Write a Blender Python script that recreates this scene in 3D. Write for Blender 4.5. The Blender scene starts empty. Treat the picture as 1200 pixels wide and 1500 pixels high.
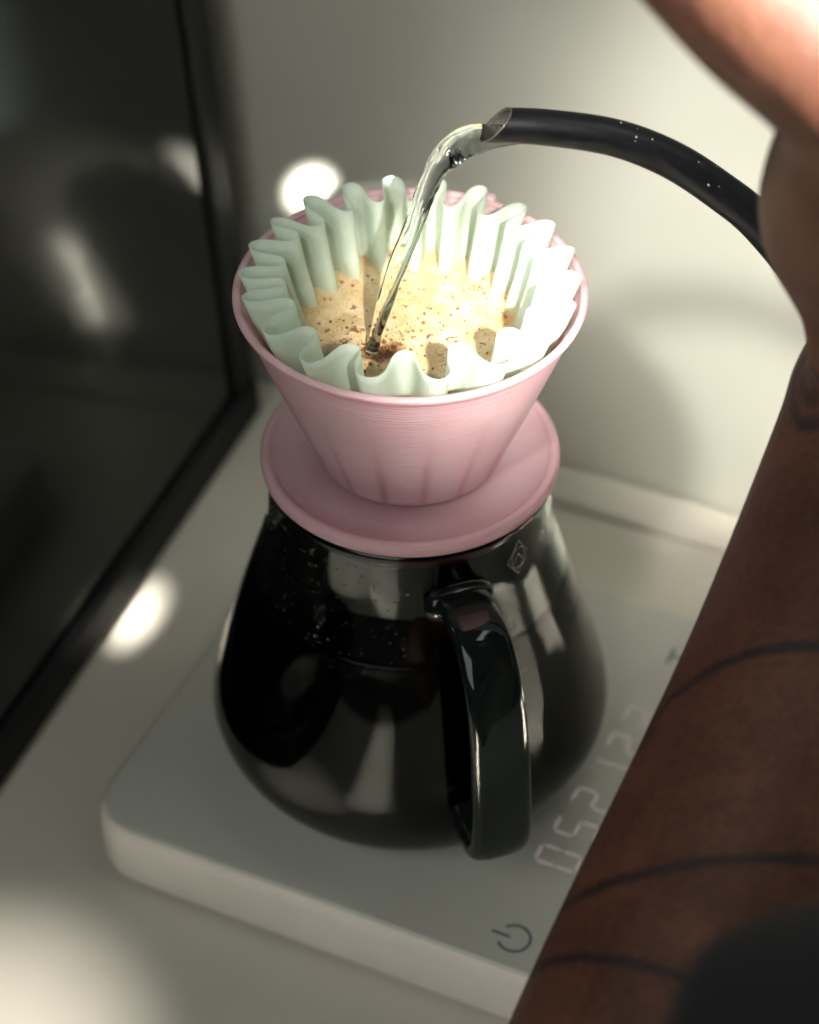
import bpy, bmesh, math, random
from math import sin, cos, pi, radians, sqrt, atan2, exp
from mathutils import Vector, Matrix, noise as mnoise

sc = bpy.context.scene
R = random.Random(7)

# ------------------------------------------------------------------ camera
E = radians(42.0)
TARGET = Vector((-0.00024, 0.0, 0.148)); DIST = 0.8456
FWD = Vector((0, cos(E), -sin(E)))
cam_d = bpy.data.cameras.new('camera'); cam = bpy.data.objects.new('camera', cam_d)
sc.collection.objects.link(cam)
cam.location = TARGET - FWD * DIST
cam.rotation_euler = (pi / 2 - E, 0, 0)
cam_d.sensor_fit = 'VERTICAL'; cam_d.sensor_height = 36.0; cam_d.sensor_width = 36.0
cam_d.lens = 85.0
cam_d.clip_start = 0.02; cam_d.clip_end = 50
cam_d.dof.use_dof = True; cam_d.dof.focus_distance = 0.765; cam_d.dof.aperture_fstop = 7.0
sc.camera = cam

# ------------------------------------------------------------------ world and light
w = bpy.data.worlds.new('World'); sc.world = w; w.use_nodes = True
w.node_tree.nodes['Background'].inputs[0].default_value = (0.80, 0.86, 0.80, 1)
w.node_tree.nodes['Background'].inputs[1].default_value = 0.035
sc.view_settings.view_transform = 'Standard'; sc.view_settings.look = 'None'
sc.view_settings.gamma = 1.0; sc.view_settings.exposure = 0.0
sc.cycles.use_denoising = True
sc.cycles.max_bounces = 14; sc.cycles.transmission_bounces = 12; sc.cycles.glossy_bounces = 6
sc.cycles.transparent_max_bounces = 12
sc.cycles.caustics_reflective = False; sc.cycles.caustics_refractive = False
sc.cycles.sample_clamp_indirect = 25.0

def aim(o, tgt):
    d = Vector(tgt) - o.location
    o.rotation_euler = d.to_track_quat('-Z', 'Y').to_euler()

def area(name, loc, tgt, sx, sy, power, col=(1, 1, 1), spread=180, roll=0):
    l = bpy.data.lights.new(name, 'AREA'); l.shape = 'RECTANGLE'; l.size = sx; l.size_y = sy
    l.energy = power; l.color = col; l.spread = radians(spread)
    o = bpy.data.objects.new(name, l); sc.collection.objects.link(o); o.location = loc; aim(o, tgt)
    if roll: o.rotation_euler = (o.rotation_euler.to_matrix() @ Matrix.Rotation(radians(roll), 3, 'Z')).to_euler()
    return o

def spot(name, loc, tgt, ang, blend, power, col=(1, 1, 1), rad=0.01):
    l = bpy.data.lights.new(name, 'SPOT'); l.energy = power; l.color = col
    l.spot_size = radians(ang); l.spot_blend = blend; l.shadow_soft_size = rad
    o = bpy.data.objects.new(name, l); sc.collection.objects.link(o); o.location = loc; aim(o, tgt)
    return o

WARM = (1.0, 0.945, 0.85)
SUN = Vector((0.15, -0.78, 0.60)).normalized()
def sunbeam(name, tgt, ang, blend, power, rad=0.006, d=SUN, dist=1.4, col=WARM):
    return spot(name, Vector(tgt) + Vector(d).normalized() * dist, tgt, ang, blend, power, col, rad)
area('front_left_fill', (-0.55, -1.0, 0.95), (0, 0, 0.10), 0.9, 0.9, 7.2, (0.985, 1.0, 0.925))  # broad soft fill added out of view at the front left
area('overhead_fill', (0.55, -0.05, 1.25), (0, 0, 0.0), 0.5, 0.5, 3.0, (0.93, 1.0, 0.93))  # added overhead fill, set to the right so soft shade falls left
sunbeam('sun_on_coffee', (0.026, -0.010, 0.236), 3.3, 0.5, 400, 0.028)
WD = Vector((-0.05, -0.45, 0.89)).normalized()
area('sun_on_wall', Vector((0.140, 0.164, 0.110)) + WD * 1.0, (0.140, 0.164, 0.110), 0.096, 0.17, 0.07, WARM, 5, 50)
sunbeam('sun_haze_wall', (0.125, 0.175, 0.12), 12.0, 1.0, 66, 0.045, (-0.25, -0.65, 0.72))
sunbeam('sun_on_hand', (0.125, -0.140, 0.445), 7.4, 0.7, 1250, 0.02, (0.78, -0.42, 0.47), 1.2)
sunbeam('sun_spot_wall', (-0.0432, 0.2461, 0.1145), 0.30, 1.0, 900, 0.004)
sunbeam('sun_spot_counter', (-0.115, 0.100, 0), 0.95, 1.0, 560, 0.006, (-0.24, -0.8, 0.5))
SD = Vector((-0.15, -0.35, 0.9)).normalized()
area('sun_streak_wall', Vector((0.0217, 0.2165, 0.050)) + SD * 0.5, (0.0217, 0.2165, 0.050), 0.006, 0.018, 0.025, WARM, 1.0, -20)
sunbeam('sun_patch_front', (-0.160, -0.150, 0), 7.0, 1.0, 140, 0.006, (-0.1, -0.6, 0.8))
area('sun_strip_front', (-0.105, -0.40, 1.2), (-0.105, -0.40, 0), 0.045, 0.36, 4.0, WARM, 3, -9)
area('sun_strip_right', (0.46, -0.17, 1.3), (0.46, -0.17, 0), 0.40, 0.06, 6.0, WARM, 3, -15)
area('sun_strip_back', (0.47, 0.02, 1.3), (0.47, 0.02, 0), 0.40, 0.05, 4.5, WARM, 3, 8)

# ------------------------------------------------------------------ helpers
C = sc.collection
def link(o, parent=None):
    C.objects.link(o)
    if parent: o.parent = parent
    return o
def tag(o, label=None, cat=None, group=None, kind=None):
    if label: o['label'] = label
    if cat: o['category'] = cat
    if group: o['group'] = group
    if kind: o['kind'] = kind
    return o
def empty(name, loc=(0, 0, 0), rz=0):
    o = bpy.data.objects.new(name, None); o.empty_display_size = 0.02
    o.location = loc; o.rotation_euler = (0, 0, rz)
    return link(o)
def mesh(name, verts, faces, mat, parent=None, smooth=True, loc=None):
    me = bpy.data.meshes.new(name); me.from_pydata([tuple(v) for v in verts], [], faces); me.update()
    bm = bmesh.new(); bm.from_mesh(me); bmesh.ops.recalc_face_normals(bm, faces=bm.faces); bm.to_mesh(me); bm.free()
    if smooth: me.polygons.foreach_set('use_smooth', [True] * len(me.polygons))
    o = bpy.data.objects.new(name, me); me.materials.append(mat); link(o, parent)
    if loc: o.location = loc
    return o
def lathe(prof, n=128):
    """prof: list of (r,z); poles allowed at r==0; closed ring if first==last"""
    V, F, rings = [], [], []
    closed = prof[0] == prof[-1]
    pts = prof[:-1] if closed else prof
    for r, z in pts:
        if r < 1e-7: rings.append([len(V)]); V.append((0, 0, z))
        else:
            rings.append(list(range(len(V), len(V) + n)))
            V += [(r * cos(2 * pi * k / n), r * sin(2 * pi * k / n), z) for k in range(n)]
    pairs = list(zip(rings[:-1], rings[1:]))
    if closed: pairs.append((rings[-1], rings[0]))
    for a, b in pairs:
        for k in range(n):
            k2 = (k + 1) % n
            if len(a) == 1 and len(b) == 1: continue
            if len(a) == 1: F.append((a[0], b[k], b[k2]))
            elif len(b) == 1: F.append((a[k], a[k2], b[0]))
            else: F.append((a[k], a[k2], b[k2], b[k]))
    return V, F
def catmull(pts, per=12):
    P = [Vector(p) for p in pts]; out = []
    for i in range(len(P) - 1):
        p0 = P[i - 1] if i else 2 * P[0] - P[1]
        p1, p2 = P[i], P[i + 1]
        p3 = P[i + 2] if i + 2 < len(P) else 2 * P[-1] - P[-2]
        for k in range(per):
            t = k / per
            out.append(0.5 * ((2 * p1) + (p2 - p0) * t + (2 * p0 - 5 * p1 + 4 * p2 - p3) * t * t + (3 * p1 - p0 - 3 * p2 + p3) * t ** 3))
    out.append(P[-1]); return out
def frames(path, up=Vector((0, 0, 1))):
    fr = []; n = len(path)
    for i in range(n):
        t = (path[min(i + 1, n - 1)] - path[max(i - 1, 0)]).normalized()
        if i == 0:
            a = up - t * up.dot(t)
            if a.length < 1e-4: a = Vector((1, 0, 0)) - t * t.x
            a.normalize()
        else:
            a = fr[-1][1] - t * fr[-1][1].dot(t); a.normalize()
        fr.append((t, a, t.cross(a)))
    return fr
def sweep(path, ring, up=Vector((0, 0, 1)), caps=True):
    """ring(i,frac)-> list of (a,b) offsets in the frame (a along up, b along side)"""
    fr = frames(path, up); V, F = [], []; n = len(path); m = None
    for i, p in enumerate(path):
        rg = ring(i, i / (n - 1)); m = len(rg)
        for a, b in rg: V.append(p + fr[i][1] * a + fr[i][2] * b)
    for i in range(n - 1):
        for k in range(m):
            F.append((i * m + k, i * m + (k + 1) % m, (i + 1) * m + (k + 1) % m, (i + 1) * m + k))
    if caps:
        F.append(tuple(range(m))); F.append(tuple((n - 1) * m + k for k in range(m)))
    return V, F
def circ(r, n=24): return [(r * cos(2 * pi * k / n), r * sin(2 * pi * k / n)) for k in range(n)]
def superell(a, b, n=32, p=3.2):
    out = []
    for k in range(n):
        t = 2 * pi * k / n; c, s = cos(t), sin(t)
        out.append((a * math.copysign(abs(c) ** (2 / p), c), b * math.copysign(abs(s) ** (2 / p), s)))
    return out
def lerp(tab, x):
    for (x0, y0), (x1, y1) in zip(tab[:-1], tab[1:]):
        if x <= x1: return y0 + (y1 - y0) * max(0, (x - x0)) / (x1 - x0)
    return tab[-1][1]
def box(x0, x1, y0, y1, z0, z1, bev=0.0, seg=2):
    bm = bmesh.new(); bmesh.ops.create_cube(bm, size=1)
    for v in bm.verts: v.co = Vector(((x0 + x1) / 2 + v.co.x * (x1 - x0), (y0 + y1) / 2 + v.co.y * (y1 - y0), (z0 + z1) / 2 + v.co.z * (z1 - z0)))
    if bev: bmesh.ops.bevel(bm, geom=list(bm.edges), offset=bev, segments=seg, profile=0.5, affect='EDGES')
    V = [v.co.copy() for v in bm.verts]; F = [tuple(v.index for v in f.verts) for f in bm.faces]; bm.free()
    return V, F
def rrect(x0, x1, y0, y1, r, n=12):
    P = []
    for cx, cy, a0 in ((x1 - r, y1 - r, 0), (x0 + r, y1 - r, 90), (x0 + r, y0 + r, 180), (x1 - r, y0 + r, 270)):
        for k in range(n + 1):
            a = radians(a0 + 90 * k / n); P.append((cx + r * cos(a), cy + r * sin(a)))
    return P
def slab(x0, x1, y0, y1, r, prof):
    """rounded-rectangle slab; prof = list of (inset,z) from bottom to top"""
    V, F = [], []; m = None
    for ins, z in prof:
        P = rrect(x0 + ins, x1 - ins, y0 + ins, y1 - ins, max(r - ins, 0.001)); m = len(P)
        V += [(x, y, z) for x, y in P]
    for i in range(len(prof) - 1):
        for k in range(m): F.append((i * m + k, i * m + (k + 1) % m, (i + 1) * m + (k + 1) % m, (i + 1) * m + k))
    F.append(tuple(range(m))); F.append(tuple((len(prof) - 1) * m + k for k in range(m)))
    return V, F

# ------------------------------------------------------------------ materials
def setin(b, **k):
    for n, v in k.items():
        n = n.replace('_', ' ')
        if n in b.inputs: b.inputs[n].default_value = v
def base(name, col, rough=0.5, **k):
    m = bpy.data.materials.new(name); m.use_nodes = True
    b = m.node_tree.nodes['Principled BSDF']
    b.inputs['Base Color'].default_value = (*col, 1); b.inputs['Roughness'].default_value = rough
    for n, v in k.items(): b.inputs[n.replace('_', ' ')].default_value = v
    return m, m.node_tree, b
def N(nt, t, **k):
    n = nt.nodes.new(t)
    for a, v in k.items(): setattr(n, a, v)
    return n
def coord(nt, scale=(1, 1, 1)):
    tc = N(nt, 'ShaderNodeTexCoord'); mp = N(nt, 'ShaderNodeMapping'); mp.inputs['Scale'].default_value = scale
    nt.links.new(tc.outputs['Object'], mp.inputs[0]); return mp.outputs[0]
def noise_n(nt, vec, scale, detail=4, rough=0.5):
    n = N(nt, 'ShaderNodeTexNoise'); n.inputs['Scale'].default_value = scale; n.inputs['Detail'].default_value = detail
    n.inputs['Roughness'].default_value = rough; nt.links.new(vec, n.inputs['Vector']); return n.outputs['Fac']
def ramp(nt, fac, stops):
    r = N(nt, 'ShaderNodeValToRGB'); el = r.color_ramp.elements
    while len(el) < len(stops): el.new(0.5)
    for e, (p, c) in zip(el, stops):
        e.position = p; e.color = (*c, 1) if len(c) == 3 else c
    nt.links.new(fac, r.inputs[0]); return r.outputs[0]
def mixc(nt, fac, a, b, mode='MIX'):
    m = N(nt, 'ShaderNodeMix', data_type='RGBA', blend_type=mode)
    for s, i in ((fac, 0), (a, 6), (b, 7)):
        if isinstance(s, (int, float)): m.inputs[i].default_value = s
        elif isinstance(s, tuple): m.inputs[i].default_value = (*s, 1)
        else: nt.links.new(s, m.inputs[i])
    return m.outputs[2]
def math_n(nt, op, a, b=None, clamp=False):
    m = N(nt, 'ShaderNodeMath', operation=op); m.use_clamp = clamp
    for s, i in ((a, 0), (b, 1)):
        if s is None: continue
        if isinstance(s, (int, float)): m.inputs[i].default_value = s
        else: nt.links.new(s, m.inputs[i])
    return m.outputs[0]
def bump(nt, b, h, strength=0.2, dist=0.001):
    n = N(nt, 'ShaderNodeBump'); n.inputs['Strength'].default_value = strength; n.inputs['Distance'].default_value = dist
    nt.links.new(h, n.inputs['Height']); nt.links.new(n.outputs[0], b.inputs['Normal']); return n

def varied(name, col, rough, sc1=30, amt=0.12, bmp=0.05, bscale=900, rvar=0.1, **k):
    m, nt, b = base(name, col, rough, **k)
    v = coord(nt); f = noise_n(nt, v, sc1, 5)
    dark = tuple(c * (1 - amt) for c in col); lite = tuple(min(1, c * (1 + amt)) for c in col)
    nt.links.new(ramp(nt, f, [(0.3, dark), (0.7, lite)]), b.inputs['Base Color'])
    g = noise_n(nt, v, sc1 * 4, 4)
    rr = ramp(nt, g, [(0.3, (rough - rvar / 2,) * 3), (0.7, (rough + rvar / 2,) * 3)]); nt.links.new(rr, b.inputs['Roughness'])
    if bmp: bump(nt, b, noise_n(nt, v, bscale, 3), bmp, 0.0004)
    return m

M = {}
M['counter'] = varied('counter_laminate', (0.62, 0.59, 0.52), 0.38, 14, 0.05, 0.06, 1500)
M['wall'] = varied('wall_paint', (0.65, 0.655, 0.58), 0.6, 9, 0.04, 0.12, 700)
M['scale_body'] = varied('scale_white_plastic', (0.80, 0.75, 0.69), 0.38, 40, 0.04, 0.04, 2500)
M['scale_top'] = varied('scale_top_plastic', (0.54, 0.54, 0.485), 0.34, 40, 0.02, 0.05, 2500)
M['black_frame'] = varied('black_frame', (0.003, 0.0036, 0.005), 0.55, 60, 0.2, 0.03, 900, Specular_IOR_Level=0.2)
M['black_glass'] = varied('black_glass', (0.004, 0.0055, 0.006), 0.12, 20, 0.2, 0.0, 900, 0.06, Specular_IOR_Level=0.2)
M['icon'] = base('icon_print', (0.10, 0.14, 0.18), 0.5)[0]
m, nt, b = base('led_digit', (0.50, 0.46, 0.46), 0.4); b.inputs['Emission Color'].default_value = (1.0, 0.78, 0.82, 1); b.inputs['Emission Strength'].default_value = 0.14; M['led'] = m

# smoky glass
m, nt, b = base('smoky_glass', (0.72, 0.82, 0.79), 0.01, IOR=1.41, Transmission_Weight=1.0)
v = coord(nt); nt.links.new(ramp(nt, noise_n(nt, v, 60, 4), [(0.4, (0.008,) * 3), (0.8, (0.05,) * 3)]), b.inputs['Roughness']); M['glass'] = m
m, nt, b = base('black_glass_handle', (0.006, 0.010, 0.009), 0.05, Specular_IOR_Level=0.34)
v = coord(nt); nt.links.new(ramp(nt, noise_n(nt, v, 120, 4), [(0.3, (0.03,) * 3), (0.8, (0.10,) * 3)]), b.inputs['Roughness']); M['handle'] = m
m, nt, b = base('brewed_coffee', (0.006, 0.0035, 0.0025), 0.10, IOR=1.34, Specular_IOR_Level=0.12); M['coffee'] = m
m, nt, b = base('water', (0.97, 1.0, 0.99), 0.0, IOR=1.333, Transmission_Weight=1.0); M['water'] = m
M['emblem'] = base('etched_mark', (0.035, 0.04, 0.04), 0.6)[0]

# pink translucent resin
def translucent(name, col, rough, tr=0.35, ior=1.45):
    m, nt, b = base(name, col, rough, IOR=ior)
    t = N(nt, 'ShaderNodeBsdfTranslucent'); mx = N(nt, 'ShaderNodeMixShader'); mx.inputs[0].default_value = tr
    out = nt.nodes['Material Output']
    nt.links.new(b.outputs[0], mx.inputs[1]); nt.links.new(t.outputs[0], mx.inputs[2]); nt.links.new(mx.outputs[0], out.inputs['Surface'])
    return m, nt, b, t
m, nt, b, t = translucent('pink_resin', (0.80, 0.56, 0.60), 0.28, 0.40)
t.inputs['Color'].default_value = (0.90, 0.54, 0.60, 1)
setin(b, Subsurface_Weight=0.25, Subsurface_Radius=(0.010, 0.0035, 0.0045), Subsurface_Scale=0.6)
v = coord(nt)
pk = ramp(nt, noise_n(nt, v, 45, 4), [(0.3, (0.81, 0.57, 0.63)), (0.7, (0.88, 0.67, 0.72))])
# rib shade through the wall, painted as deeper pink streaks, low on the cone
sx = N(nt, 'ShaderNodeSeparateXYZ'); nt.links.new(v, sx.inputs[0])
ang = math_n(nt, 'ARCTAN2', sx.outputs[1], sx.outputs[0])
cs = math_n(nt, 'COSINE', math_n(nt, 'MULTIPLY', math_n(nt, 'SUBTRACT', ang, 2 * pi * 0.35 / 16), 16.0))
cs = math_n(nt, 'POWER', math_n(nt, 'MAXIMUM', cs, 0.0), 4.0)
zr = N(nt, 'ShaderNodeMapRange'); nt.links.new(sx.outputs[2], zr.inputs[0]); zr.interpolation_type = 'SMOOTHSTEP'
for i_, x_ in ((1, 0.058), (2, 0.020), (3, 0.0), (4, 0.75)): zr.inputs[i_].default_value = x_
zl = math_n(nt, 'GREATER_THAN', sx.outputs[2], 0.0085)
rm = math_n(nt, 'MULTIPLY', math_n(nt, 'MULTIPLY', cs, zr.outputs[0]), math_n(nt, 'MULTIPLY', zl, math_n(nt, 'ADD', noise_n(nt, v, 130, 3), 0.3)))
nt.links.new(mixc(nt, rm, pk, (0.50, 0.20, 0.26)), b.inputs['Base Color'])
vz = coord(nt, (25, 25, 1100)); zz_ = math_n(nt, 'SINE', math_n(nt, 'ADD', math_n(nt, 'MULTIPLY', sx.outputs[2], 2 * pi / 0.0015), math_n(nt, 'MULTIPLY', noise_n(nt, v, 60, 3), 5.0)))
h = math_n(nt, 'ADD', math_n(nt, 'ADD', noise_n(nt, vz, 1.0, 2), math_n(nt, 'MULTIPLY', zz_, 0.22)), math_n(nt, 'MULTIPLY', noise_n(nt, v, 1800, 2), 0.3))
bump(nt, b, h, 0.5, 0.0007); M['pink'] = m

m, nt, b, t = translucent('green_filter_paper', (0.80, 0.86, 0.77), 0.85, 0.48)
t.inputs['Color'].default_value = (0.86, 0.93, 0.85, 1)
v = coord(nt); f = noise_n(nt, v, 260, 5, 0.65)
pc = ramp(nt, f, [(0.3, (0.76, 0.86, 0.77)), (0.7, (0.88, 0.94, 0.88))])
fb = ramp(nt, noise_n(nt, coord(nt, (1, 1, 0.35)), 1100, 3, 0.7), [(0.35, (0.90, 0.93, 0.90)), (0.65, (1, 1, 1))])
pc = mixc(nt, 1.0, pc, fb, 'MULTIPLY')
sz = N(nt, 'ShaderNodeSeparateXYZ'); nt.links.new(v, sz.inputs[0])
wz = math_n(nt, 'ADD', sz.outputs[2], math_n(nt, 'MULTIPLY', math_n(nt, 'SUBTRACT', noise_n(nt, v, 220, 4), 0.5), 0.009))
wet = N(nt, 'ShaderNodeMapRange'); nt.links.new(wz, wet.inputs[0])
for i_, x_ in ((1, 0.2275), (2, 0.2330), (3, 0.75), (4, 0.0)): wet.inputs[i_].default_value = x_
pc = mixc(nt, wet.outputs[0], pc, (0.60, 0.62, 0.43))      # coffee soaking up from the bed
nt.links.new(pc, b.inputs['Base Color'])
bump(nt, b, noise_n(nt, v, 900, 4, 0.7), 0.45, 0.0005); M['paper'] = m

M['kettle'] = varied('matte_black_enamel', (0.006, 0.0065, 0.009), 0.40, 90, 0.2, 0.08, 1800, Specular_IOR_Level=0.28)
M['steel'] = varied('spout_steel', (0.20, 0.18, 0.16), 0.30, 200, 0.1, 0.03, 900, Metallic=0.5)
M['dust'] = base('dust_fleck', (0.55, 0.45, 0.32), 0.8)[0]

# ------------------------------------------------------------------ layout axes: u runs along the counter, v towards the wall
ROT = radians(-24.5)
def W(u, v, z=0.0):
    return Vector((u * cos(ROT) - v * sin(ROT), u * sin(ROT) + v * cos(ROT), z))

# ------------------------------------------------------------------ setting
V, F = box(-1.2, 1.2, -0.48, 0.205, -0.04, 0.0)
o = mesh('counter', V, F, M['counter'], None, False); o.rotation_euler = (0, 0, ROT); tag(o, 'cream laminate worktop under the scale', 'counter', kind='structure')
V, F = box(-1.2, 1.2, 0.2065, 0.26, -0.04, 1.4)
o = mesh('wall', V, F, M['wall'], None, False); o.rotation_euler = (0, 0, ROT); tag(o, 'pale painted wall behind the worktop', 'wall', kind='structure')
V, F = box(-0.145, 1.2, 0.1805, 0.2035, -0.002, 0.004, 0.0018, 3)
o = mesh('worktop_ledge', V, F, M['counter'], None, False); o.rotation_euler = (0, 0, ROT); tag(o, 'low cream ledge along the foot of the wall', 'ledge', kind='structure')

# ------------------------------------------------------------------ black appliance on the left
ap = empty('kitchen_appliance', W(-0.1475, 0, 0), ROT + radians(3.0))
tag(ap, 'black appliance with glossy glass front and dark frame, left of the scale', 'appliance')
V, F = box(-0.36, -0.014, -0.62, 0.174, 0.004, 0.46, 0.004); mesh('housing', V, F, M['black_frame'], ap, False)
V, F = box(-0.012, -0.004, -0.60, 0.160, 0.026, 0.43, 0.001); mesh('glass_front', V, F, M['black_glass'], ap, False)
V, F = box(-0.0135, 0.0, -0.62, 0.182, 0.0035, 0.024, 0.003, 3); mesh('bottom_rail', V, F, M['black_frame'], ap, False)
V, F = box(-0.0135, 0.0, -0.62, 0.182, 0.432, 0.46, 0.003, 3); mesh('top_rail', V, F, M['black_frame'], ap, False)
V, F = box(-0.0130, -0.0008, 0.162, 0.181, 0.0245, 0.4315, 0.003, 3); mesh('side_stile', V, F, M['black_frame'], ap, False)
for q in ap.children:            # the front leans back a little
    for vtx in q.data.vertices:
        if vtx.co.x > -0.2: vtx.co.x -= vtx.co.z * 0.062
for yy in (-0.55, 0.13):
    V, F = lathe([(0, 0), (0.010, 0), (0.010, 0.0038), (0, 0.0038)], 20)
    mesh('foot', V, F, M['black_frame'], ap, False, (-0.03, yy, 0))

# ------------------------------------------------------------------ kitchen scale
sx0, sx1, sy0, sy1 = -0.0965, 0.1005, -0.0855, 0.1105; SZ = 0.030
scale = empty('kitchen_scale', (0, 0, 0), ROT)
tag(scale, 'flat white digital scale with rounded corners under the glass carafe', 'scale')
V, F = slab(sx0, sx1, sy0, sy1, 0.021, [(0.004, 0.001), (0.0008, 0.003), (0, 0.006), (0, 0.0240), (0.0006, 0.0268), (0.0020, 0.0285), (0.0034, 0.0287)])
mesh('body', V, F, M['scale_body'], scale, True)
bpy.context.view_layer.update()
V, F = slab(sx0 + 0.0022, sx1 - 0.0022, sy0 + 0.0022, sy1 - 0.0022, 0.0190, [(0.0, 0.0280), (0.0, 0.0293), (0.0005, 0.0298), (0.0013, SZ)])
o = mesh('weighing_plate', V, F, M['scale_top'], scale, True)
for q in scale.children:
    md = q.modifiers.new('n', 'EDGE_SPLIT'); md.split_angle = radians(40)
SEG = {'0': 'abcdef', '1': 'bc', '2': 'abged', '5': 'afgcd'}
DW, DH, T = 0.0078, 0.0155, 0.0011
def digit(ch, u_top, v_left):
    """reading direction is +v, the top of a digit points to -u"""
    VV, FF = [], []
    def bar(x0, y0, x1, y1):
        d = Vector((x1 - x0, y1 - y0, 0)); d.normalize(); n = Vector((-d.y, d.x, 0)); g = 0.0005
        a = Vector((x0, y0, 0)) + d * g; c = Vector((x1, y1, 0)) - d * g
        pts = [a, a + d * T / 2 + n * T / 2, c - d * T / 2 + n * T / 2, c, c - d * T / 2 - n * T / 2, a + d * T / 2 - n * T / 2]
        k = len(VV)
        for zz in (SZ - 0.0003, SZ + 0.00012):
            for p in pts: VV.append((u_top + p.y, v_left + p.x, zz))
        FF.append(tuple(range(k + 6, k + 12))); FF.append(tuple(range(k, k + 6)))
        for i in range(6): FF.append((k + i, k + (i + 1) % 6, k + 6 + (i + 1) % 6, k + 6 + i))
    H = DH / 2; sl = 0.0
    S = {'a': (0, 0, DW, 0), 'b': (DW, 0, DW, H), 'c': (DW, H, DW, DH), 'd': (0, DH, DW, DH), 'e': (0, H, 0, DH), 'f': (0, 0, 0, H), 'g': (0, H, DW, H)}
    for s in SEG[ch]: bar(*S[s])
    return mesh('digit', VV, FF, M['led'], scale, False)
for i, ch in enumerate('052122'):
    digit(ch, 0.0655 + i * 0.0009, -0.034 + i * 0.0157)
def flat_arc(name, cu, cv, r, wd, a0, a1, mat, parent, extra=()):
    VV, FF = [], []; n = 40
    for k in range(n + 1):
        a = radians(a0 + (a1 - a0) * k / n)
        for rr in (r - wd / 2, r + wd / 2): VV.append((cu + rr * cos(a), cv + rr * sin(a), SZ + 0.00010))
    FF += [(2 * k, 2 * k + 1, 2 * k + 3, 2 * k + 2) for k in range(n)]
    for (x0, y0, x1, y1) in extra:
        d = Vector((x1 - x0, y1 - y0, 0)).normalized(); nn = Vector((-d.y, d.x, 0)) * wd / 2; k = len(VV)
        for p in (Vector((x0, y0, 0)) + nn, Vector((x1, y1, 0)) + nn, Vector((x1, y1, 0)) - nn, Vector((x0, y0, 0)) - nn):
            VV.append((p.x, p.y, SZ + 0.00012))
        FF.append((k, k + 1, k + 2, k + 3))
    return mesh(name, VV, FF, mat, parent, False)
pu, pv = 0.0725, -0.0705
flat_arc('power_symbol', pu, pv, 0.0058, 0.0011, 180 + 38, 180 + 322, M['icon'], scale, [(pu - 0.0085, pv, pu - 0.0015, pv)])
VV, FF = [], []
for (x0, x1, y0, y1) in ((0.0745, 0.0757, 0.080, 0.089), (0.0757, 0.084, 0.0839, 0.0851)):
    k = len(VV); VV += [(x0, y0, SZ + 0.0001), (x1, y0, SZ + 0.0001), (x1, y1, SZ + 0.0001), (x0, y1, SZ + 0.0001)]; FF.append((k, k + 1, k + 2, k + 3))
mesh('tare_symbol', VV, FF, M['icon'], scale, False)

# ------------------------------------------------------------------ carafe
car = empty('glass_carafe', (0, 0, SZ + 0.0002))
tag(car, 'smoky glass coffee carafe with black strap handle standing on the white scale', 'carafe')
out = [(0.042, 0.0012), (0.0455, 0.0006), (0.0520, 0.0036), (0.0620, 0.0100), (0.0695, 0.0185), (0.0732, 0.0290), (0.0728, 0.0390), (0.0688, 0.0545), (0.0625, 0.0760), (0.0568, 0.0945), (0.0525, 0.1085), (0.0502, 0.1175), (0.0494, 0.1260), (0.0490, 0.1400)]
def smooth_prof(pts, per=5):
    return [(p.x, p.y) for p in catmull([(r, z, 0) for r, z in pts], per)]
outp = smooth_prof(out)
TH = 0.0024
inner = []
for i, (r, z) in enumerate(outp):
    a = Vector(outp[max(i - 1, 0)]); c = Vector(outp[min(i + 1, len(outp) - 1)]); d = (c - a).normalized()
    inner.append((r - d.y * TH, max(z + d.x * TH, 0.0045)))
inner = [p for i, p in enumerate(inner)]
prof = [(0, 0.0016)] + outp + [(0.0485, 0.1412), (0.0475, 0.1412)] + inner[::-1] + [(0, 0.0048)]
V, F = lathe(prof, 160); mesh('vessel', V, F, M['glass'], car)
# coffee inside
LEVEL = 0.097
cin = [(r + 0.0004, z - 0.0002) for r, z in inner if z + 0.0002 < LEVEL]
rt_ = cin[-1][0]
V, F = lathe([(0, 0.0044)] + cin + [(rt_ - 0.0004, LEVEL), (rt_ - 0.003, LEVEL - 0.0006), (0, LEVEL - 0.0006)], 128)
cof = mesh('brewed_coffee', V, F, M['coffee']); cof.location = car.location
tag(cof, 'black brewed coffee filling the glass carafe', 'coffee')
# handle
PH = radians(-71.0); HD = Vector((cos(PH), sin(PH), 0)); HS = Vector((-sin(PH), cos(PH), 0))
hp = [(0.0500, 0.121), (0.0600, 0.1245), (0.0725, 0.1225), (0.0835, 0.1120), (0.0900, 0.0950), (0.0935, 0.0750), (0.0950, 0.0580), (0.0946, 0.0475), (0.0905, 0.0415), (0.0820, 0.0395), (0.0708, 0.0390)]
path = catmull([HD * r + Vector((0, 0, z)) for r, z in hp], 8)
def hring(i, t):
    wd = lerp([(0, 0.0104), (0.08, 0.0092), (0.35, 0.0100), (0.7, 0.0106), (0.88, 0.0108), (1, 0.0095)], t)
    th = lerp([(0, 0.0046), (0.12, 0.0040), (0.6, 0.0044), (0.85, 0.0050), (1, 0.0052)], t)
    return superell(th, wd, 36, 2.8)
V, F = sweep(path, hring, Vector((0, 0, 1))); mesh('handle', V, F, M['handle'], car)
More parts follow.
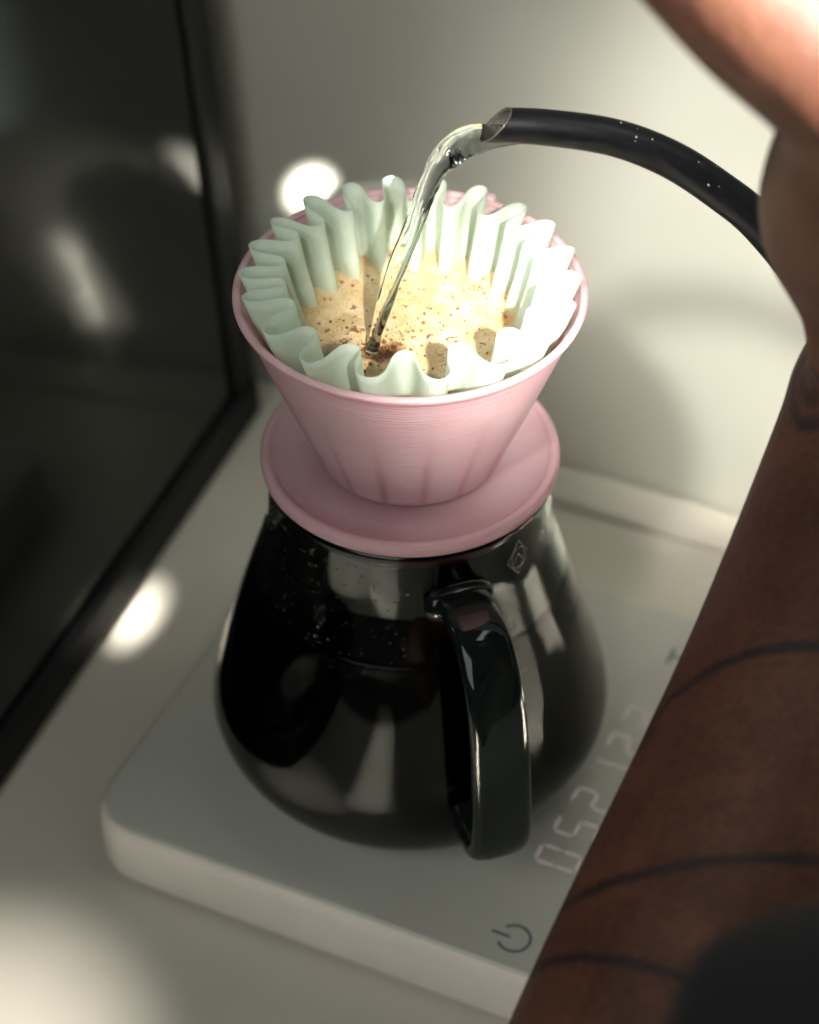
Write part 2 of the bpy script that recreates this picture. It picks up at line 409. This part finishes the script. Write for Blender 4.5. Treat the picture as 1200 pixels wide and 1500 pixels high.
# flared root of the handle
pth = [HD * 0.0494 + Vector((0, 0, 0.1205)), HD * 0.0506 + Vector((0, 0, 0.1209)), HD * 0.0526 + Vector((0, 0, 0.1217)), HD * 0.0545 + Vector((0, 0, 0.1225))]
sc_ = [(0.0060, 0.0122), (0.0068, 0.0126), (0.0060, 0.0116), (0.0045, 0.0094)]
V, F = sweep(pth, lambda i, t: superell(sc_[i][0], sc_[i][1], 36, 2.6)); mesh('handle_collar', V, F, M['handle'], car)
# etched marks on the neck: lozenge emblem, small chevron, level tick
def rad_at(z): return lerp([(zz, rr) for rr, zz in outp[6:]], z) + 0.00015
def etched(name, strokes, az, z, wd=0.00035):
    VV, FF = [], []
    for st in strokes:
        for (x0, y0), (x1, y1) in zip(st[:-1], st[1:]):
            d = Vector((x1 - x0, y1 - y0)).normalized(); n = Vector((-d.y, d.x)) * wd / 2; k = len(VV)
            for p in (Vector((x0, y0)) + n, Vector((x1, y1)) + n, Vector((x1, y1)) - n, Vector((x0, y0)) - n):
                rr = rad_at(z + p.y); a = az + p.x / rr; VV.append((rr * cos(a), rr * sin(a), z + p.y))
            FF.append((k, k + 1, k + 2, k + 3))
    return mesh(name, VV, FF, M['emblem'], car, False)
a_e = atan2(-0.036, 0.0375)
ell = [(0.0032 * cos(t * pi / 12), 0.0042 * sin(t * pi / 12)) for t in range(25)]
etched('emblem', [[(0, 0.0075), (-0.0052, 0.0), (0, -0.0072), (0.0052, 0.0), (0, 0.0075)], ell, [(-0.002, -0.0015), (0.0, 0.0018), (0.002, -0.0015)]], a_e + 0.02, 0.1275)
etched('chevron_mark', [[(-0.002, -0.004), (0.0, 0.0055), (0.002, -0.004)], [(-0.0008, -0.0065), (0.0008, -0.0065)]], a_e + 0.30, 0.130)
etched('level_tick', [[(-0.003, 0.0), (0.004, 0.0012)], [(0.0005, -0.002), (0.0008, 0.003)]], atan2(-0.052, 0.041), 0.084, 0.0006)
# condensation beads on the shoulder
VV, FF = [], []
def bead(az, z, r):
    rr = rad_at(z) - 0.0001; k = len(VV)
    c = Vector((rr * cos(az), rr * sin(az), z)); n = Vector((cos(az), sin(az), 0.25)).normalized()
    t1 = n.cross(Vector((0, 0, 1))).normalized(); t2 = n.cross(t1)
    for (f, h) in ((1, 0), (0.75, 0.42), (0, 0.6)):
        if f == 0: VV.append(c + n * h * r); continue
        for j in range(8): VV.append(c + (t1 * cos(j * pi / 4) + t2 * sin(j * pi / 4)) * f * r + n * h * r)
    for j in range(8):
        FF.append((k + j, k + (j + 1) % 8, k + 8 + (j + 1) % 8, k + 8 + j)); FF.append((k + 8 + j, k + 8 + (j + 1) % 8, k + 16))
for _ in range(70): bead(atan2(-0.048, 0.036) + R.gauss(0, 0.10), 0.098 + R.gauss(0, 0.007), R.uniform(0.0002, 0.0008))
for _ in range(220): bead(radians(R.uniform(-170, -90)), R.uniform(0.09, 0.135), R.uniform(0.0002, 0.0006))
for _ in range(40): bead(radians(R.uniform(-130, -60)), R.uniform(0.03, 0.06), R.uniform(0.0002, 0.0006))
tag(mesh('condensation', VV, FF, M['water'], car), kind='stuff')

# ------------------------------------------------------------------ dripper
drp = empty('coffee_dripper', (0, 0, 0.1712))
tag(drp, 'translucent pink cone coffee dripper with round saucer on top of the carafe', 'dripper')
Z0 = 0.1712
ZR = 0.2455 - Z0
cone = [(0.0300, 0.0066), (0.0318, 0.0085), (0.0345, 0.0160), (0.0405, 0.0310), (0.0478, 0.0500), (0.0545, 0.0680), (0.0566, ZR - 0.0030), (0.0575, ZR - 0.0016), (0.0572, ZR - 0.0004), (0.0562, ZR), (0.0551, ZR - 0.0005), (0.0546, ZR - 0.0020), (0.0520, 0.0675), (0.0448, 0.0490), (0.0375, 0.0305), (0.0315, 0.0160), (0.0285, 0.0095)]
cone = smooth_prof(cone, 4)
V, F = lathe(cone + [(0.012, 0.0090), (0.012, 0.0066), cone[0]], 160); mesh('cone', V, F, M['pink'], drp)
plate = [(0.0120, 0.0020), (0.0500, 0.0018), (0.0510, 0.0028), (0.0513, 0.0045), (0.0511, 0.0064), (0.0503, 0.0074), (0.0490, 0.0076), (0.0478, 0.0070), (0.0465, 0.0062), (0.0400, 0.0059), (0.0120, 0.0059), (0.0120, 0.0020)]
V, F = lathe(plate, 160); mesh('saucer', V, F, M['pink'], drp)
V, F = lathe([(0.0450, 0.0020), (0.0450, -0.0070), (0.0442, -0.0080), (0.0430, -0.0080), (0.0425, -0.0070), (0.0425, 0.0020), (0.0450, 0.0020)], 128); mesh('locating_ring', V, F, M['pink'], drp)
NR = 16
rv = None
for k in range(NR):
    a = 2 * pi * (k + 0.35) / NR
    if rv is None:
        VV = []
        for z, r in ((0.012, 0.0292), (0.030, 0.0369), (0.048, 0.0441), (0.060, 0.0489)):
            for s in (-1, 1):
                VV.append((r + 0.0012, s * 0.0011, z)); VV.append((r - 0.0012, s * 0.0006, z))
        FF = []
        for i in range(3):
            q = i * 4; FF += [(q + 1, q + 3, q + 7, q + 5), (q, q + 1, q + 5, q + 4), (q + 3, q + 2, q + 6, q + 7), (q + 2, q, q + 4, q + 6)]
        FF += [(0, 2, 3, 1), (12, 13, 15, 14)]
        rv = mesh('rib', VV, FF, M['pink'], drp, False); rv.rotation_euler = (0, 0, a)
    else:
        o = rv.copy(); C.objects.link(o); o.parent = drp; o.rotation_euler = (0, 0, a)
V, F = box(-0.0016, 0.0020, -0.0045, 0.0045, -0.004, 0.0022, 0.0011, 3)
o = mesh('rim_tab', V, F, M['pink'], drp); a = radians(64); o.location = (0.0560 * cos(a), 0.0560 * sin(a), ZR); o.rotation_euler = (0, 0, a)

# ------------------------------------------------------------------ wave filter
NW = 20
# pleats are a little wider at the front than elsewhere
_d = [22.0 - 6.3 * max(0.0, 1 - (((k / 720 * 360 + 90 + 180) % 360 - 180) / 78.0) ** 2) for k in range(721)]
_c = [0.0]
for k in range(720): _c.append(_c[-1] + (_d[k] + _d[k + 1]) / 2)
_c = [x / _c[-1] * NW * 2 * pi for x in _c]
def phase(t):
    x = (t / (2 * pi) * 720) % 720; i = int(x); return _c[i] + (_c[i + 1] - _c[i]) * (x - i)
PH0 = phase(radians(279))
ph_j = [R.uniform(-0.16, 0.16) for _ in range(NW * 2)]
am_j = [R.uniform(0.80, 1.15) for _ in range(NW * 2)]
hz_j = [R.uniform(-0.0013, 0.0013) for _ in range(NW * 2)]
RO = [(0.180, 0.0262), (0.190, 0.0300), (0.2010, 0.0345), (0.2190, 0.0418), (0.2340, 0.0488), (0.2440, 0.0530), (0.2515, 0.0552)]
RI = [(0.180, 0.0215), (0.190, 0.0235), (0.2010, 0.0272), (0.2190, 0.0322), (0.2270, 0.0344), (0.2380, 0.0375), (0.2515, 0.0405)]
def wob(tab, t):          # periodic interpolation over half waves
    x = (t / (2 * pi) * NW * 2) % (NW * 2); i = int(x); f = x - i; f = f * f * (3 - 2 * f)
    return tab[i] * (1 - f) + tab[(i + 1) % (NW * 2)] * f
def filt(t, z, off=0.0):
    ph = phase(t) - PH0 + 1.3 * wob(ph_j, t)
    s = cos(ph + 0.12 * sin(ph))
    ro, ri = lerp(RO, z), lerp(RI, z)
    am = wob(am_j, t); mid = (ro + ri) / 2; half = (ro - ri) / 2
    if s < 0: half *= am
    r = mid + half * s + off
    # pleat walls lean over: inward folds are fuller than the outward ones
    lean = 0.022 * sin(2 * ph) * (half / 0.0075)
    return r, t + lean
NT, NZ = NW * 40, 16
V, F = [], []
for j in range(NZ + 1):
    zz = 0.180 + (0.2515 - 0.180) * j / NZ
    for k in range(NT):
        t = 2 * pi * k / NT; r, a = filt(t, zz)
        dz = wob(hz_j, t) * (j / NZ) ** 3
        V.append((r * cos(a), r * sin(a), zz + dz))
for j in range(NZ):
    for k in range(NT): F.append((j * NT + k, j * NT + (k + 1) % NT, (j + 1) * NT + (k + 1) % NT, (j + 1) * NT + k))
V.append((0, 0, 0.180)); F += [(len(V) - 1, (k + 1) % NT, k) for k in range(NT)]
fil = mesh('paper_filter', V, F, M['paper']); md = fil.modifiers.new('thickness', 'SOLIDIFY'); md.thickness = 0.00014; md.offset = 0
tag(fil, 'pale green pleated paper filter sitting in the pink dripper', 'filter')

# ------------------------------------------------------------------ coffee slurry with foam
ZB = 0.2265
IMP = Vector((-0.0124, -0.0068))
def bed_h(x, y):
    d = (Vector((x, y)) - IMP).length
    h = 0.0006 * mnoise.noise(Vector((x * 90, y * 90, 0))) + 0.00025 * mnoise.noise(Vector((x * 400, y * 400, 3)))
    h += -0.0032 * exp(-(d / 0.0045) ** 2) + 0.0013 * exp(-((d - 0.0085) / 0.0028) ** 2) * (0.6 + 0.8 * mnoise.noise(Vector((x * 250, y * 250, 9))))
    rr = sqrt(x * x + y * y)
    return h + 0.0010 * max(0, (rr - 0.03) / 0.015)
NB, NRB = NW * 20, 44
V, F = [(0, 0, bed_h(0, 0))], []
for i in range(1, NRB + 1):
    f = i / NRB
    for k in range(NB):
        t = 2 * pi * k / NB; r, a = filt(t, ZB, 0.0004)
        r = r * f
        aa = t + (a - t) * f ** 3
        x, y = r * cos(aa), r * sin(aa); V.append((x, y, bed_h(x, y)))
for k in range(NB): F.append((0, 1 + k, 1 + (k + 1) % NB))
for i in range(NRB - 1):
    for k in range(NB):
        q = 1 + i * NB; F.append((q + k, q + (k + 1) % NB, q + NB + (k + 1) % NB, q + NB + k))
m, nt, b = base('coffee_foam', (0.62, 0.42, 0.20), 0.45, Subsurface_Weight=0.15, Subsurface_Radius=(0.004, 0.002, 0.001), Subsurface_Scale=0.3)
v = coord(nt)
crema = ramp(nt, noise_n(nt, v, 120, 5, 0.6), [(0.30, (0.52, 0.34, 0.16)), (0.50, (0.66, 0.49, 0.27)), (0.72, (0.80, 0.66, 0.45))])
fleck = ramp(nt, noise_n(nt, v, 230, 5, 0.7), [(0.59, (0, 0, 0)), (0.625, (1, 1, 1))])
col = mixc(nt, fleck, crema, (0.17, 0.052, 0.014))
fine = ramp(nt, noise_n(nt, v, 1500, 2, 0.5), [(0.58, (0, 0, 0)), (0.68, (0.6, 0.6, 0.6))])
col = mixc(nt, fine, col, (0.34, 0.17, 0.06))
def dist_mask(cx, cy, r0, r1, nscale=160, namt=0.008):
    d = N(nt, 'ShaderNodeVectorMath', operation='DISTANCE'); nt.links.new(v, d.inputs[0]); d.inputs[1].default_value = (cx, cy, 0)
    dd = math_n(nt, 'ADD', d.outputs['Value'], math_n(nt, 'MULTIPLY', math_n(nt, 'SUBTRACT', noise_n(nt, v, nscale, 4), 0.5), namt * 2))
    mr = N(nt, 'ShaderNodeMapRange'); nt.links.new(dd, mr.inputs[0])
    for i, x in ((1, r0), (2, r1), (3, 1.0), (4, 0.0)): mr.inputs[i].default_value = x
    return mr.outputs[0]
vor = N(nt, 'ShaderNodeTexVoronoi'); vor.inputs['Scale'].default_value = 900; nt.links.new(v, vor.inputs['Vector'])
dots = ramp(nt, vor.outputs['Distance'], [(0.16, (1, 1, 1)), (0.30, (0, 0, 0))])
keep = ramp(nt, noise_n(nt, v, 500, 2), [(0.45, (0, 0, 0)), (0.55, (1, 1, 1))])
bub = math_n(nt, 'MULTIPLY', dots, keep)
bubm = math_n(nt, 'MULTIPLY', bub, math_n(nt, 'MAXIMUM', dist_mask(-0.022, -0.008, 0.004, 0.013), dist_mask(-0.006, -0.003, 0.002, 0.009)))
col = mixc(nt, math_n(nt, 'MULTIPLY', bub, 0.35), col, (0.40, 0.23, 0.09))
col = mixc(nt, bubm, col, (0.05, 0.028, 0.02))
col = mixc(nt, math_n(nt, 'MULTIPLY', dist_mask(-0.027, -0.013, 0.002, 0.012), 0.55), col, (0.16, 0.10, 0.055))
col = mixc(nt, dist_mask(-0.0080, -0.0100, 0.0034, 0.0068, 300, 0.004), col, (0.10, 0.030, 0.008))
edge = dist_mask(0.031, 0.006, 0.002, 0.007, 300, 0.005)
col = mixc(nt, math_n(nt, 'MULTIPLY', edge, 0.7), col, (0.42, 0.17, 0.05))
nt.links.new(col, b.inputs['Base Color'])
hh = math_n(nt, 'SUBTRACT', math_n(nt, 'MULTIPLY', noise_n(nt, v, 1400, 3), 0.6), math_n(nt, 'MULTIPLY', bub, 0.5))
bump(nt, b, hh, 0.8, 0.0008)
bed = empty('coffee_slurry', (0, 0, ZB)); tag(bed, 'frothy tan wet coffee inside the green paper filter', 'coffee')
mesh('foam', V, F, m, bed)
m2, nt2, b2 = base('brown_bubble', (0.30, 0.12, 0.04), 0.08, Transmission_Weight=0.35, IOR=1.33, Coat_Weight=0.5)
VV, FF = [], []
def ball(c, r, n=10):
    k = len(VV); h = 5
    VV.append((c[0], c[1], c[2] + r))
    for i in range(1, h):
        t = pi * 0.6 * i / (h - 1)
        for j in range(n): VV.append((c[0] + r * sin(t) * cos(2 * pi * j / n), c[1] + r * sin(t) * sin(2 * pi * j / n), c[2] + r * cos(t)))
    for j in range(n): FF.append((k, k + 1 + j, k + 1 + (j + 1) % n))
    for i in range(h - 2):
        for j in range(n):
            q = k + 1 + i * n; FF.append((q + j, q + (j + 1) % n, q + n + (j + 1) % n, q + n + j))
for (x, y, r) in ((-0.0122, -0.0103, 0.0014), (-0.0108, -0.0112, 0.0011), (-0.0138, -0.0092, 0.0010), (-0.0150, -0.0065, 0.0008), (-0.0085, -0.0085, 0.0010)):
    ball((x, y, bed_h(x, y) + r * 0.1), r)
for _ in range(420):
    a = R.uniform(0, 2 * pi)
    if _ < 220: d = abs(R.gauss(0.0095, 0.0045)); x, y = IMP.x + d * cos(a), IMP.y + d * sin(a)
    else: d = 0.034 * sqrt(R.random()); x, y = d * cos(a), d * sin(a)
    if x * x + y * y > 0.0335 ** 2: continue
    rr = 0.00015 + 0.0007 * R.random() ** 4; ball((x, y, bed_h(x, y) + 0.0001), rr, 8)
tag(mesh('bubbles', VV, FF, m2, bed), kind='stuff')

# ------------------------------------------------------------------ water stream
YS = -0.0040
sp = [(0.0340, 0.3062), (0.0225, 0.3058), (0.0150, 0.3028), (0.0090, 0.2965), (0.0050, 0.2870), (0.0015, 0.2750), (-0.0028, 0.2620), (-0.0070, 0.2480), (-0.0105, 0.2355), (-0.0124, 0.2245)]
path = catmull([(x, YS - 0.0028 * i / 9, z) for i, (x, z) in enumerate(sp)], 14)
def sring(i, t):
    r = lerp([(0, 0.0024), (0.07, 0.0030), (0.15, 0.0040), (0.3, 0.0046), (0.42, 0.0037), (0.55, 0.0028), (0.75, 0.0026), (0.92, 0.0023), (1, 0.0028)], t)
    tw = 5.0 * t; o_ = []
    for k in range(28):
        a = 2 * pi * k / 28
        rr = r * (1 + 0.20 * cos(2 * (a - tw)) + 0.07 * cos(3 * a + 9 * t))
        rr *= 1 + 0.13 * mnoise.noise(Vector((cos(a) * 1.1, sin(a) * 1.1, t * 9))) * min(1, 4 * t)
        if 0.1 < t < 0.5: rr *= 1 + 0.035 * sin(t * 120 + 2 * sin(a)) * max(0, -cos(a))
        o_.append((rr * cos(a), rr * sin(a)))
    return o_
V, F = sweep(path, sring, Vector((0, 0, 1)))
st = mesh('water_stream', V, F, M['water']); tag(st, 'clear twisting stream of water falling from the spout into the coffee', 'water')

# ------------------------------------------------------------------ kettle
ket = empty('gooseneck_kettle', (0.26, -0.03, 0.13)); ko = Vector(ket.location)
tag(ket, 'matte black gooseneck kettle with slim curved spout pouring water', 'kettle')
spx = [(0.0262, YS, 0.3098), (0.0420, YS, 0.3088), (0.0623, YS, 0.3052), (0.0800, -0.0042, 0.2975), (0.0955, -0.0050, 0.2868), (0.1094, -0.0065, 0.2750), (0.1270, -0.010, 0.2540), (0.1420, -0.015, 0.2280), (0.1560, -0.020, 0.2000), (0.1740, -0.025, 0.1760), (0.2020, -0.028, 0.1640)]
path = catmull([Vector(p) - ko for p in spx], 12)
fr = frames(path, Vector((0, 0, 1)))
V, F = [], []; m_ = 40; n = len(path)
def srad(t): return lerp([(0, 0.0054), (0.5, 0.0062), (0.75, 0.0078), (1, 0.0105)], t)
for i, p in enumerate(path):
    t = i / (n - 1); r = srad(t); fade = max(0, 1 - i / 10)
    for k in range(m_):
        a = 2 * pi * k / m_
        V.append(p + fr[i][1] * r * cos(a) + fr[i][2] * r * sin(a) + fr[i][0] * fade * (0.0042 * cos(a)))
for i in range(n - 1):
    for k in range(m_): F.append((i * m_ + k, i * m_ + (k + 1) % m_, (i + 1) * m_ + (k + 1) % m_, (i + 1) * m_ + k))
spt = mesh('spout', V, F, M['kettle'], ket)
# bare steel lining with a thin lip
V, F = [], []
for i in list(range(0, 30)):
    p = path[i]; r = srad(i / (n - 1)) - 0.0007; fade = max(0, 1 - i / 10)
    for k in range(m_):
        a = 2 * pi * k / m_
        V.append(p + fr[i][1] * r * cos(a) + fr[i][2] * r * sin(a) + fr[i][0] * fade * (0.0042 * cos(a)))
for i in range(29):
    for k in range(m_): F.append((i * m_ + k, i * m_ + (k + 1) % m_, (i + 1) * m_ + (k + 1) % m_, (i + 1) * m_ + k))
base_n = len(V)
for rr, dx in ((0.0054, 0.0), (0.00555, -0.0003), (0.0052, -0.0006), (0.0047, 0.0)):
    for k in range(m_):
        a = 2 * pi * k / m_
        V.append(path[0] + fr[0][1] * rr * cos(a) + fr[0][2] * rr * sin(a) + fr[0][0] * (0.0042 * cos(a) + dx))
for i in range(3):
    for k in range(m_): q = base_n + i * m_; F.append((q + k, q + (k + 1) % m_, q + m_ + (k + 1) % m_, q + m_ + k))
mesh('spout_lining', V, F, M['steel'], spt)
VV, FF = [], []
for _ in range(9):
    i = R.choice((26, 27, 28, 30, 44, 46, 40, 24, 52)); a = R.uniform(-0.2, 1.4); p = path[i]; r = srad(i / (n - 1)) + 0.00005
    nrm = fr[i][1] * cos(a) - fr[i][2] * sin(a) if fr[i][2].y > 0 else fr[i][1] * cos(a) + fr[i][2] * sin(a)
    c = p + nrm * r; t1 = fr[i][0]; t2 = nrm.cross(t1); s = R.uniform(0.00015, 0.0004); k = len(VV)
    for j in range(6): VV.append(c + (t1 * cos(j * pi / 3) * R.uniform(0.6, 1.6) + t2 * sin(j * pi / 3)) * s)
    VV.append(c + nrm * s * 0.5)
    for j in range(6): FF.append((k + j, k + (j + 1) % 6, k + 6))
tag(mesh('dust_flecks', VV, FF, M['dust'], spt), kind='stuff')
V, F = lathe(smooth_prof([(0, 0), (0.060, 0.0), (0.068, 0.004), (0.069, 0.012), (0.062, 0.050), (0.054, 0.090), (0.050, 0.100), (0.044, 0.103)], 5) + [(0, 0.103)], 96)
mesh('body', V, F, M['kettle'], ket)
V, F = lathe([(0, 0.1035), (0.043, 0.1035), (0.043, 0.107), (0.030, 0.112), (0.010, 0.115), (0, 0.115)], 64); ld = mesh('lid', V, F, M['kettle'], ket)
V, F = lathe([(0, 0.1152), (0.006, 0.1152), (0.006, 0.121), (0.011, 0.124), (0.011, 0.129), (0.007, 0.132), (0, 0.132)], 32); mesh('knob', V, F, M['kettle'], ld)
hpth = catmull([Vector(p) - ko for p in ((0.315, -0.030, 0.205), (0.352, -0.035, 0.215), (0.362, -0.045, 0.270), (0.335, -0.058, 0.335), (0.270, -0.066, 0.358), (0.200, -0.068, 0.362), (0.140, -0.070, 0.362))], 10)
V, F = sweep(hpth, lambda i, t: superell(0.006, 0.011, 24, 2.6)); mesh('handle', V, F, M['kettle'], ket)

# ------------------------------------------------------------------ person: arm and hand on the kettle handle
per = empty('person', (0.16, -0.50, 0.0))
tag(per, 'tattooed bare arm and hand of a person in dark clothing, tilting the kettle', 'person')
po = Vector(per.location)
bm = bmesh.new()
def limb(pts, rads, per_=6, flat=1.0, up=Vector((0, 0, 1)), n=20):
    P = catmull(pts, per_); Rr = [x.x for x in catmull([(r, 0, 0) for r in rads], per_)]
    t0 = (P[0] - P[1]).normalized(); t1 = (P[-1] - P[-2]).normalized()
    pre = [P[0] + t0 * Rr[0] * s for s in (0.98, 0.8, 0.45)]; prr = [Rr[0] * q for q in (0.2, 0.6, 0.89)]
    post = [P[-1] + t1 * Rr[-1] * s for s in (0.45, 0.8, 0.98)]; por = [Rr[-1] * q for q in (0.89, 0.6, 0.2)]
    P = pre + P + post; Rr = prr + Rr + por
    V, F = sweep(P, lambda i, t: [(Rr[i] * flat * cos(2 * pi * k / n), Rr[i] * sin(2 * pi * k / n)) for k in range(n)], up)
    vs = [bm.verts.new(v) for v in V]
    for f in F:
        try: bm.faces.new([vs[k] for k in f])
        except ValueError: pass
ARM = dict(elbow=(0.038, -0.288, 0.101), mid=(0.078, -0.212, 0.150), low=(0.112, -0.141, 0.200), wrist=(0.135, -0.083, 0.245))
limb([(0.180, -0.470, 0.440), (0.130, -0.410, 0.375), (0.088, -0.356, 0.300), (0.058, -0.320, 0.200), ARM['elbow']], [0.040, 0.038, 0.036, 0.038, 0.041])
limb([ARM['elbow'], (0.057, -0.255, 0.121), ARM['mid'], ARM['low'], ARM['wrist'], (0.139, -0.074, 0.264)], [0.042, 0.046, 0.044, 0.036, 0.0285, 0.027])
# palm and back of the hand
limb([(0.145, -0.076, 0.262), (0.142, -0.090, 0.300), (0.138, -0.104, 0.350), (0.146, -0.104, 0.385)], [0.029, 0.032, 0.042, 0.040], flat=0.6, up=Vector((0, 1, 0)))
# thumb side (thenar), thumb lying along the handle towards the spout
limb([(0.124, -0.090, 0.318), (0.1165, -0.104, 0.348), (0.116, -0.126, 0.383), (0.105, -0.136, 0.407), (0.080, -0.136, 0.428), (0.054, -0.132, 0.450)], [0.021, 0.0255, 0.027, 0.022, 0.0195, 0.0155])
for i, x in enumerate((0.112, 0.134, 0.156, 0.177)):
    L = (0.95, 1.05, 1.0, 0.82)[i]
    k0 = Vector((x, -0.108, 0.390 - 0.003 * abs(i - 1)))
    limb([k0, k0 + Vector((0, 0.024 * L, 0.014)), k0 + Vector((0.001, 0.052 * L, 0.006)), k0 + Vector((0.001, 0.060 * L, -0.020)), k0 + Vector((0, 0.045 * L, -0.042))], [0.0125, 0.0115, 0.0105, 0.0095, 0.0085])
me = bpy.data.meshes.new('arm_raw'); bm.to_mesh(me); bm.free()
tmp = bpy.data.objects.new('arm_raw', me); C.objects.link(tmp)
md = tmp.modifiers.new('r', 'REMESH'); md.mode = 'VOXEL'; md.voxel_size = 0.0024
md = tmp.modifiers.new('s', 'SMOOTH'); md.factor = 0.5; md.iterations = 14
dg = bpy.context.evaluated_depsgraph_get(); dg.update()
me2 = bpy.data.meshes.new_from_object(tmp.evaluated_get(dg)); me2.name = 'arm'
bpy.data.objects.remove(tmp)
me2.transform(Matrix.Translation(-po)); me2.polygons.foreach_set('use_smooth', [True] * len(me2.polygons))
me2.materials.clear()
m, nt, b = base('skin', (0.20, 0.085, 0.050), 0.58, Specular_IOR_Level=0.3, Subsurface_Weight=0.08, Subsurface_Radius=(0.006, 0.002, 0.001), Subsurface_Scale=0.5)
v = coord(nt)
skin = ramp(nt, math_n(nt, 'ADD', math_n(nt, 'MULTIPLY', noise_n(nt, v, 40, 5), 0.55), math_n(nt, 'MULTIPLY', noise_n(nt, v, 420, 5, 0.7), 0.45)), [(0.36, (0.050, 0.018, 0.010)), (0.5, (0.080, 0.030, 0.017)), (0.64, (0.115, 0.046, 0.028))])
ink = None
def add_ink(mask):
    global ink
    ink = mask if ink is None else math_n(nt, 'MAXIMUM', ink, mask)
def plane_line(n_, c_, wd):
    d = N(nt, 'ShaderNodeVectorMath', operation='DOT_PRODUCT'); nt.links.new(v, d.inputs[0]); d.inputs[1].default_value = n_
    a = math_n(nt, 'ABSOLUTE', math_n(nt, 'ADD', math_n(nt, 'SUBTRACT', d.outputs['Value'], c_), math_n(nt, 'MULTIPLY', math_n(nt, 'SUBTRACT', noise_n(nt, v, 180, 3), 0.5), 0.0022)))
    mr = N(nt, 'ShaderNodeMapRange'); nt.links.new(a, mr.inputs[0])
    for i, x in ((1, wd * 0.35), (2, wd * 1.15), (3, 1.0), (4, 0.0)): mr.inputs[i].default_value = x
    return mr.outputs[0]
TATTOO = [((0.0836, 0.9965, 0.0028), (0.0950, -0.1505, 0.2312)), ((-0.0451, 0.9363, 0.3484), (0.0805, -0.2013, 0.1970)), ((0.3857, 0.8934, 0.2305), (0.0600, -0.2249, 0.1850))]   # bands round the forearm
zs = N(nt, 'ShaderNodeSeparateXYZ'); nt.links.new(v, zs.inputs[0]); below_wrist = math_n(nt, 'LESS_THAN', zs.outputs[2], 0.285)
for n_, p_ in TATTOO:
    nn = Vector(n_).normalized(); add_ink(math_n(nt, 'MULTIPLY', plane_line(tuple(nn), nn.dot(Vector(p_) - po), 0.0020), below_wrist))
def ring_ink(c, rads, wd):
    d = N(nt, 'ShaderNodeVectorMath', operation='DISTANCE'); nt.links.new(v, d.inputs[0]); d.inputs[1].default_value = tuple(Vector(c) - po)
    for r_ in rads:
        a = math_n(nt, 'ABSOLUTE', math_n(nt, 'SUBTRACT', d.outputs['Value'], r_)); mr = N(nt, 'ShaderNodeMapRange'); nt.links.new(a, mr.inputs[0])
        for i, x in ((1, wd * 0.35), (2, wd * 1.15), (3, 1.0), (4, 0.0)): mr.inputs[i].default_value = x
        add_ink(mr.outputs[0])
ring_ink((0.1135, -0.0850, 0.2740), (0.0048, 0.0118), 0.0028)
nt.links.new(mixc(nt, math_n(nt, 'MULTIPLY', ink, 0.82), skin, (0.012, 0.010, 0.012)), b.inputs['Base Color'])
vv = N(nt, 'ShaderNodeTexVoronoi'); vv.inputs['Scale'].default_value = 900; nt.links.new(v, vv.inputs['Vector'])
bump(nt, b, math_n(nt, 'ADD', vv.outputs['Distance'], math_n(nt, 'MULTIPLY', noise_n(nt, v, 300, 5, 0.7), 1.5)), 0.4, 0.0006)
me2.materials.append(m)
arm = bpy.data.objects.new('arm', me2); link(arm, per)
# dark sleeve over the upper arm
sp_ = catmull([Vector(p) - po for p in ((0.083, -0.351, 0.305), (0.130, -0.410, 0.375), (0.180, -0.470, 0.440), (0.250, -0.560, 0.540))], 14)
def slr(i, t):
    o_ = []
    for k in range(48):
        a = 2 * pi * k / 48
        rr = 0.0425 + 0.014 * t + 0.002 * sin(3 * a + 5 * t) + 0.003 * mnoise.noise(Vector((cos(a) * 2, sin(a) * 2, t * 4)))
        if i == 0: rr -= 0.001
        o_.append((rr * cos(a), rr * sin(a)))
    return o_
V, F = sweep(sp_, slr, caps=False); F.append(tuple(len(V) - 48 + k for k in range(48)))
slv = mesh('sleeve', V, F, varied('navy_cloth', (0.002, 0.0022, 0.005), 0.9, 60, 0.2, 0.2, 1200), per)
md = slv.modifiers.new('thickness', 'SOLIDIFY'); md.thickness = 0.002
